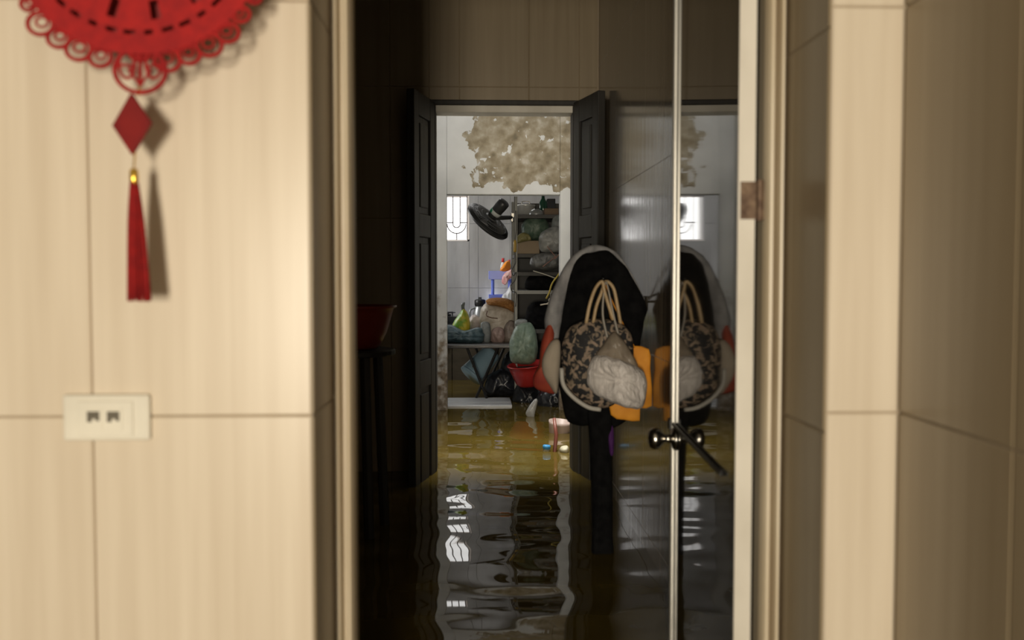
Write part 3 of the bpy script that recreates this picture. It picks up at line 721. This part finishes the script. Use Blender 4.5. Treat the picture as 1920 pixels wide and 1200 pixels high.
# under the table
bk = thing('bucket', P(905, 690, 7.6), 'pale blue plastic bucket tipped over between the table legs', 'bucket')
a0, a1 = P(884, 703, 7.58), P(923, 660, 7.66); ax = (a1-a0)
MB().lathe(a0, [(0, .001), (0, .085), (.006, .09), (.004, .097), (.012, .097), (ax.length*.9, .075), (ax.length, .07), (ax.length, .001)], ax, 28).build('bucket_body', PALEB, bk, True)
MB().lathe(a0-ax.normalized()*.012, [(0, .098), (.014, .098)], ax, 28).build('bucket_rim', PALEB, bk, True)
for (pix, Y, sd, lb) in (
        ([(908, 738), (914, 708), (930, 695), (955, 692), (972, 712), (975, 740), (940, 746)], 7.50, 21, 'large black rubbish sack floating under the folding table'),
        ([(938, 700), (945, 668), (962, 655), (975, 670), (978, 705), (960, 716)], 7.55, 22, 'black rubbish sack on top of the sack under the table'),
        ([(962, 757), (968, 722), (990, 715), (1010, 728), (1016, 760), (990, 770)], 7.20, 23, 'black rubbish sack floating below the red basin'),
        ([(1005, 765), (1012, 735), (1035, 728), (1058, 742), (1064, 775), (1035, 785)], 6.95, 24, 'rightmost black rubbish sack floating by the doorway')):
    soft('rubbish_sack', lb, 'sack', pix, Y, .10, .10, BLKP, 'black sacks in the water', seed=sd, wr=.022, wf=15)
gb = soft('plastic_bag', 'pale green plastic bag of rubbish hanging from the rack', 'plastic bag', [(956, 670), (955, 646), (961, 624), (971, 608), (988, 603), (1001, 612), (1008, 640), (1007, 668), (997, 682), (974, 683), (960, 679)], 7.05, .09, .07, GRNP, seed=25, wr=.014, knot=[(968, 612), (966, 603), (975, 598), (988, 600), (988, 609), (980, 613)], km=GRYP)
rb = P(990, 704, 7.1)
MB().lathe(P(994, 722, 7.12), [(0, .08), (.02, .10), (.12, .135), (.15, .142), (.152, .152), (.158, .152), (.158, .138), (.02, .095), (.02, .001)], (-.12, -.1, 1), 32).build('basin', mat('bright_red_plastic', (.35, .02, .018), .3), None, True)
o = [x for x in bpy.data.objects if x.name.startswith('basin')][-1]; tag(o, 'bright red plastic basin below the pale green bag', 'basin')
soft('plastic_cup', 'pale see-through plastic cup floating beside the jacket', 'cup', [(986, 778), (990, 765), (1003, 748), (1008, 752), (1003, 775), (1000, 788)], 6.4, .02, .02, mat('clear_plastic', (.35, .35, .34), .2, alpha=.8), seed=26, wr=.003)

# ------------------------------------------------------------------ steel rack with its load
RY0, RY1 = 7.22, 7.75
rx0, rx1 = P(967, 0, RY0).x, P(1064, 0, RY0).x
rk = thing('storage_rack', ((rx0+rx1)/2, 7.5, 0), 'tall grey steel rack with dark shelves behind the doorway', 'rack')
POST = mat('rack_post_paint', (.12, .12, .11), .45, .3); SHELF = mat('rack_shelf_paint', (.035, .033, .03), .6)
ztop = P(0, 366, RY0).z
for (x, y) in ((rx0, RY0), (rx1, RY0), (rx0, RY1), (rx1, RY1)):
    MB().box((x-.012, y-.012, 0), (x+.012, y-.009, ztop)).box((x-.012, y-.012, 0), (x-.009, y+.012, ztop)).build('rack_post', POST, rk)
SZ = {k: P(0, y, RY0).z for k, y in ((1, 400), (2, 475), (3, 510), (4, 545), (5, 620), (6, 690))}
for k in SZ: MB().box((rx0-.005, RY0-.01, SZ[k]-.028), (rx1+.005, RY1, SZ[k])).build('rack_shelf', POST if k == 4 else SHELF, rk, bevel=.002)
MB().box((rx0, RY1, .2), (rx1+.06, RY1+.012, ztop-.01)).build('back_panel', SHELF, rk)
# top shelf
YS = 7.42
px_ = P(986, 0, YS).x
pt = thing('cooking_pot', (px_, YS, SZ[1]), 'bright aluminium pot with lid handle on the rack top shelf', 'pot')
MB().lathe((px_, YS, SZ[1]), [(0, .062), (.005, .068), (.075, .07), (.08, .074), (.084, .068), (.09, .03), (.092, .001)], (0, 0, 1), 26).build('pot_body', mat('aluminium', (.55, .55, .53), .3, .5), pt, True)
MB().tube(arc([(px_-.03, YS, SZ[1]+.09), (px_-.025, YS, SZ[1]+.108), (px_+.025, YS, SZ[1]+.108), (px_+.03, YS, SZ[1]+.09)], 4), .004, 6).build('handle', STEEL, pt, True)
px2 = P(1006, 0, YS-.12).x
MB().lathe((px2, YS-.12, SZ[1]), [(0, .055), (.004, .056), (.02, .052), (.035, .040), (.042, .022), (.046, .020), (.046, .001)], (0, 0, 1), 24).build('bowl', GREYM, None, True)
tag([x for x in bpy.data.objects if x.name.startswith('bowl')][-1], 'dull grey metal bowl turned upside down on the rack', 'bowl')
px3 = P(1033, 0, YS).x
MB().box((px3-.055, YS-.13, SZ[1]), (px3+.05, YS+.06, SZ[1]+.05)).build('wooden_box', mat('brown_wood', (.11, .065, .03), .6, c2=(.16, .10, .05), nscale=(4, 60, 60)), None, bevel=.003)
tag(bpy.data.objects['wooden_box'], 'flat brown wooden box at the right of the top shelf', 'box')
MB().box((px3-.03, YS-.08, SZ[1]+.051), (px3+.03, YS+.03, SZ[1]+.125)).build('black_box', BLKG, None, bevel=.003)
tag(bpy.data.objects['black_box'], 'small black box standing on the brown wooden box', 'box')
px4 = P(1019, 0, YS+.12).x
bt = thing('bottle', (px4, YS+.12, SZ[1]), 'dark green bottle standing behind the boxes on the rack', 'bottle')
MB().lathe((px4, YS+.12, SZ[1]), [(0, .026), (.004, .03), (.11, .03), (.14, .014), (.16, .012)], (0, 0, 1), 20).build('bottle_body', mat('green_glass', (.012, .06, .035), .15), bt, True)
MB().lathe((px4, YS+.12, SZ[1]+.16), [(0, .014), (.018, .014)], (0, 0, 1), 14).build('cap', WHT, bt)
# bags and boxes on the shelves
bxp = P(988, 0, 7.3).x
MB().box((P(968, 0, 7.27).x, 7.26, SZ[2]), (P(1012, 0, 7.27).x, 7.55, P(0, 450, 7.26).z)).build('cardboard_box', CARD, None, bevel=.004)
tag(bpy.data.objects['cardboard_box'], 'brown cardboard box under the green bag on the rack', 'box')
soft('plastic_bag', 'dark green plastic bag on top of the cardboard box', 'plastic bag', [(979, 440), (978, 422), (988, 408), (1005, 402), (1022, 410), (1031, 427), (1028, 444), (1010, 451), (990, 450)], 7.34, .08, .08, DGRN, seed=31, wr=.014, knot=[(1002, 406), (1000, 398), (1008, 397), (1010, 405)])
soft('plastic_bag', 'olive yellow plastic bag at the left edge of the rack', 'plastic bag', [(967, 456), (969, 444), (980, 436), (992, 440), (996, 450), (984, 453)], 7.24, .03, .02, OLIVE, seed=32)
soft('plastic_bag', 'light grey plastic bag bulging from the rack beside the cardboard box', 'plastic bag', [(1010, 458), (1012, 440), (1024, 430), (1044, 424), (1062, 434), (1066, 455), (1060, 472), (1036, 474), (1016, 472)], 7.15, .08, .07, cm('light_grey_plastic', (.17, .175, .17), (.30, .305, .295)), seed=33, wr=.014)
soft('plastic_bag', 'white plastic bag squeezed above the light grey bag', 'plastic bag', [(1034, 428), (1036, 410), (1045, 402), (1054, 410), (1058, 428), (1052, 450), (1038, 448)], 7.22, .03, .03, GRYP, seed=37)
soft('plastic_bag', 'dark grey plastic bag below the light grey bag', 'plastic bag', [(996, 500), (995, 484), (1008, 476), (1030, 474), (1052, 478), (1056, 492), (1040, 504), (1015, 506)], 7.13, .06, .06, cm('dark_grey_plastic', (.06, .06, .058), (.12, .12, .115)), seed=34, wr=.014)
sp = MB().tube([P(1026, 462, 7.05), P(1042, 482, 7.04)], .010, 6, flat=.35).tube([P(1062, 461, 7.05), P(1040, 486, 7.04)], .010, 6, flat=.35).tube([P(1042, 481, 7.04), P(1018, 500, 7.05)], .009, 6, flat=.35)
tag(sp.build('plastic_strap', cm('dusty_pink_strap', (.24, .12, .09), (.32, .17, .13))), 'dusty pink strap tied round the dark grey bag', 'strap')
tag(MB().tube(arc([P(1055, 503, 7.0), P(1045, 518, 6.98), P(1035, 532, 6.98), P(1030, 548, 6.99), P(1024, 560, 7.0)], 5), .006, 6).build('cord', mat('yellow_cord', (.36, .27, .04), .6), None, True), 'yellow cord hanging down the front of the rack', 'cord')
tag(MB().tube(arc([P(1000, 508, 7.05), P(1020, 514, 7.03), P(1042, 522, 7.02)], 5), .004, 6).build('stick', mat('pale_stick', (.30, .28, .22), .6), None, True), 'thin pale stick poking across the rack shelf', 'stick')
soft('bundle', 'dark cloth bundle on the middle rack shelf', 'bundle', [(985, 541), (988, 522), (1005, 515), (1030, 520), (1045, 532), (1044, 544), (1010, 545)], 7.30, .06, .06, BLKC, 'dark bundles on the rack', seed=35)
soft('bundle', 'dark cloth bundle on the low rack shelf behind the green bag', 'bundle', [(985, 616), (988, 580), (1005, 566), (1035, 570), (1050, 590), (1048, 617), (1010, 620)], 7.36, .06, .06, BLKC, 'dark bundles on the rack', seed=36)
soft('bundle', 'dark cloth bundle lowest on the rack', 'bundle', [(1000, 688), (1003, 650), (1020, 640), (1045, 648), (1056, 670), (1050, 690)], 7.36, .06, .06, BLKC, 'dark bundles on the rack', seed=38)
sc_ = MB().tube(arc([P(1013, 572, 7.1), P(1024, 570, 7.1), P(1034, 571, 7.1)], 4), .006, 6).tube([P(1033+4*math.cos(2*PI*k/12), 563+4*math.sin(2*PI*k/12), 7.1) for k in range(12)], .004, 6, True).tube([P(1031, 566, 7.1), P(1022, 571, 7.1)], .004, 6).tube([P(1033, 560, 7.1), Vector((P(1033, 560, 7.1).x, RY0-.008, SZ[4]-.004))], .002, 5)
tag(sc_.build('scissors', mat('pale_plastic', (.45, .40, .32), .5), None, True), 'small pale scissors hanging at the front of the rack', 'scissors')
# cable along the rack post
cab = arc([P(967, 395, 7.202), P(968, 430, 7.202), P(965, 460, 7.202), P(967, 490, 7.202), P(963, 500, 7.202), P(959, 508, 7.202), P(963, 517, 7.202), P(968, 510, 7.202), P(966, 525, 7.202), P(958, 535, 7.202), P(960, 546, 7.202), P(968, 550, 7.202), P(967, 575, 7.202)], 5)
tag(MB().tube(cab, .0035, 6).build('power_cable', BLACKM, None, True), 'black power cable looping down the rack post', 'cable')
yb2 = P(965, 461, 7.202)
tag(MB().lathe(P(965.5, 473, 7.2), [(0, .008), (.01, .012), (.07, .012), (.09, .006)], (0, 0, 1), 12).build('lamp_switch', mat('amber_plastic', (.35, .22, .03), .4), None, True), 'amber plastic pull switch hanging on the cable', 'switch')

# ------------------------------------------------------------------ fan clamped to the rack
FY = 7.62
fo = P(915, 415, FY); fx = Vector((-.62, .36, -.70)).normalized()
fn = thing('wall_fan', fo, 'dark tilted electric fan clamped to the rack near the window', 'fan')
DK = mat('fan_plastic', (.030, .031, .032), .4); GR = mat('fan_wire', (.14, .142, .145), .45); BL = mat('fan_blade', (.28, .282, .285), .4)
R = .185
a_ = fx.orthogonal().normalized(); c_ = fx.cross(a_)
def circ(r, d, n=40): return [fo+fx*d+a_*r*math.cos(2*PI*k/n)+c_*r*math.sin(2*PI*k/n) for k in range(n)]
b = MB().tube(circ(R, 0), .009, 8, True); b.lathe(fo-fx*.016, [(0, R), (.032, R+.002), (.032, R-.006), (0, R-.006)], fx, 40); b.build('cage_rim', DK, fn, True)
for sgn, nm in ((1, 'front_guard'), (-1, 'rear_guard')):
    b = MB()
    for k in range(72):
        t = 2*PI*k/72; dr = a_*math.cos(t)+c_*math.sin(t)
        b.tube([fo+dr*.05+fx*sgn*.042, fo+dr*.12+fx*sgn*.036, fo+dr*R], .0019, 4)
    for r, d in ((.05, .042), (.09, .039), (.13, .033), (.16, .018)): b.tube(circ(r, d*sgn), .0022, 5, True)
    b.lathe(fo+fx*sgn*.040, [(0, .052), (.006, .048)], fx*sgn, 24)
    b.build(nm, GR, fn, True)
for k in range(3):
    b = MB(); nu, nv_ = 7, 8; g = []
    for i in range(nu+1):
        row = []
        for j in range(nv_+1):
            r = .035+(.165-.035)*i/nu; t = 2*PI*k/3+(j/nv_-.5)*(1.1+.75*i/nu)
            row.append(b.bm.verts.new(fo+(a_*math.cos(t)+c_*math.sin(t))*r+fx*((j/nv_-.5)*.05)))
        g.append(row)
    for i in range(nu):
        for j in range(nv_): b.bm.faces.new((g[i][j], g[i+1][j], g[i+1][j+1], g[i][j+1]))
    o = b.build('blade', BL, fn, True); md = o.modifiers.new('thick', 'SOLIDIFY'); md.thickness = .003
MB().lathe(fo-fx*.03, [(0, .03), (.06, .03), (.064, .02)], fx, 20).build('hub', DK, fn, True)
mo = MB().lathe(fo-fx*.045, [(0, .036), (.015, .040), (.04, .043), (.12, .046), (.155, .045), (.162, .038), (.164, .001)], -fx, 24).build('motor', DK, fn, True)
MB().lathe(fo-fx*.078, [(0, .0445), (.03, .0465), (.03, .03), (0, .03)], -fx, 24).build('motor_band', mat('green_white_label', (.04, .36, .18), .5, c2=(.75, .78, .76), nscale=(14, 14, 14), ramp=(.5, .54)), mo, True)
arm0 = fo-fx*.10+Vector((.0, 0, -.045)); arm1 = Vector((rx0-.0, RY1-.08, P(0, 405, FY).z))
MB().tube([fo-fx*.09, arm0, arm0.lerp(arm1, .35), arm1], [.016, .02, .018, .015], 10).build('arm', DK, fn, True)
MB().box(arm1-Vector((.02, .02, .035)), arm1+Vector((.02, .02, .035))).build('clamp', STEEL, fn, bevel=.004)

# ------------------------------------------------------------------ blue tiered shelf on the worktop, with its small load
BY = 8.85
bx0, bx1 = P(917, 0, BY).x, P(962, 0, BY).x
bs = thing('plastic_shelf', ((bx0+bx1)/2, BY, zc0), 'blue plastic tiered shelf standing on the worktop', 'shelf')
zt = P(0, 524, BY-.1).z; zm = P(0, 560, BY-.1).z
for z in (zt, zm, zc0+.02):
    b = MB().box((bx0, BY-.11, z), (bx1, BY+.11, z+.008)); b.build('shelf_tray', BLUEP, bs)
    h = .075 if z == zt else .03
    b = MB().box((bx0-.006, BY-.115, z), (bx0, BY+.115, z+h)).box((bx1, BY-.115, z), (bx1+.006, BY+.115, z+h)).box((bx0, BY-.116, z), (bx1, BY-.11, z+h)).box((bx0, BY+.11, z), (bx1, BY+.116, z+h))
    b.build('tray_rim', mat('pale_blue_rim', (.25, .30, .75), .3) if z == zt else BLUEP, bs, bevel=.002)
for (x, y) in ((bx0+.03, BY-.09), (bx1-.03, BY-.09), (bx0+.03, BY+.09), (bx1-.03, BY+.09)):
    MB().tube([(x, y, zc0), (x, y, zt)], .013, 10).build('shelf_post', BLUEP, bs)
def bottle(px, y0, y1, Y, m, cap, lb, r=.02):
    p = P(px, y1, Y); q = P(px, y0, Y); h = q.z-p.z
    t = thing('bottle', p, lb, 'bottle')
    MB().lathe(p, [(0, r*.9), (.004, r), (h*.6, r), (h*.78, r*.5), (h*.8, r*.45)], (0, 0, 1), 16).build('bottle_body', m, t, True)
    MB().lathe(p+Vector((0, 0, h*.8)), [(0, r*.55), (h*.2, r*.5)], (0, 0, 1), 12).build('cap', cap, t, True)
RCAP = mat('red_cap', (.5, .03, .03), .4)
bottle(943, 484, 521, BY-.02, WHT, RCAP, 'white bottle with red cap on the blue shelf', .024)
bottle(955, 487, 521, BY+.03, PINKW, RCAP, 'pale pink bottle with red cap behind the orange packet', .022)
soft('packet', 'orange snack packet lying on the blue shelf', 'packet', [(938, 508), (941, 499), (950, 489), (957, 492), (957, 504), (950, 510)], BY-.09, .03, .02, mat('orange_packet', (.75, .25, .02), .35), seed=41)
cyp = P(964, 516, 8.5)
MB().lathe(P(963, 520, BY-.05), [(0, .03), (.005, .036), (.10, .045), (.13, .047), (.13, .042), (.01, .032), (.01, .001)], (0, 0, 1), 22).build('plastic_tub', mat('cyan_plastic', (.20, .42, .58), .35, c2=(.5, .62, .7), nscale=(1, 1, 30)), None, True)
tag(bpy.data.objects['plastic_tub'], 'light blue plastic tub on the blue shelf beside the rack post', 'tub')
soft('packet', 'pink and white packet hanging off the blue shelf', 'packet', [(941, 530), (943, 517), (952, 508), (962, 505), (966, 514), (955, 524), (948, 534)], BY-.14, .02, .015, mat('pink_packet', (.62, .20, .22), .35, c2=(.75, .5, .46), nscale=(20, 20, 20)), seed=42)
soft('plastic_bag', 'white plastic bag on the worktop below the blue shelf tray', 'plastic bag', [(935, 572), (940, 556), (950, 546), (960, 528), (966, 545), (967, 585), (960, 611), (940, 611), (934, 590)], 8.75, .04, .05, WHT, seed=43, wr=.012)

# ------------------------------------------------------------------ floating in the light well
fb = thing('floating_bottle', P(1021, 850, 5.15), 'half sunk plastic bottle with blue cap floating behind the doorway', 'bottle')
pb = P(1021, 852, 5.12); pb.z = WZ
MB().lathe(pb-Vector((0, 0, .09)), [(0, .02), (.01, .03), (.07, .03), (.095, .016), (.105, .013)], (.1, 0, 1), 18).build('bottle_body', mat('murky_clear_plastic', (.30, .27, .18), .2), fb, True)
MB().lathe(pb+Vector((.010, 0, .012)), [(0, .021), (.016, .021), (.02, .017)], (.1, 0, 1), 18).build('cap', mat('blue_cap', (.03, .20, .42), .35), fb, True)
pa, pz = P(1035, 862, 5.05), P(1039, 784, 5.15); pa.z = WZ-.15
br = thing('broom', pa, 'reddish broom handle sticking up out of the flood water', 'broom')
MB().tube([pa, P(1043, 815, 5.12), P(1039, 784, 5.15)], [.011, .010, .008], 8).build('broom_handle', mat('red_brown_handle', (.16, .045, .03), .4), br, True)
tb = P(1048, 815, 5.75); tb.z = WZ-.02
MB().lathe(tb, [(0, .05), (.01, .06), (.07, .068), (.085, .07), (.085, .062), (.02, .052), (.02, .001)], (.1, -.1, 1), 26).build('floating_tub', mat('pinkish_tub', (.42, .33, .30), .4), None, True)
tag(bpy.data.objects['floating_tub'], 'pinkish plastic tub afloat by the right door leaf', 'tub')
soft('sandal', 'pale flat sandal floating near the right door leaf', 'sandal', [(1050, 846), (1052, 838), (1064, 836), (1066, 845), (1060, 850)], 5.1, .04, .04, mat('pale_rubber', (.40, .38, .28), .6), seed=51, wr=.002)
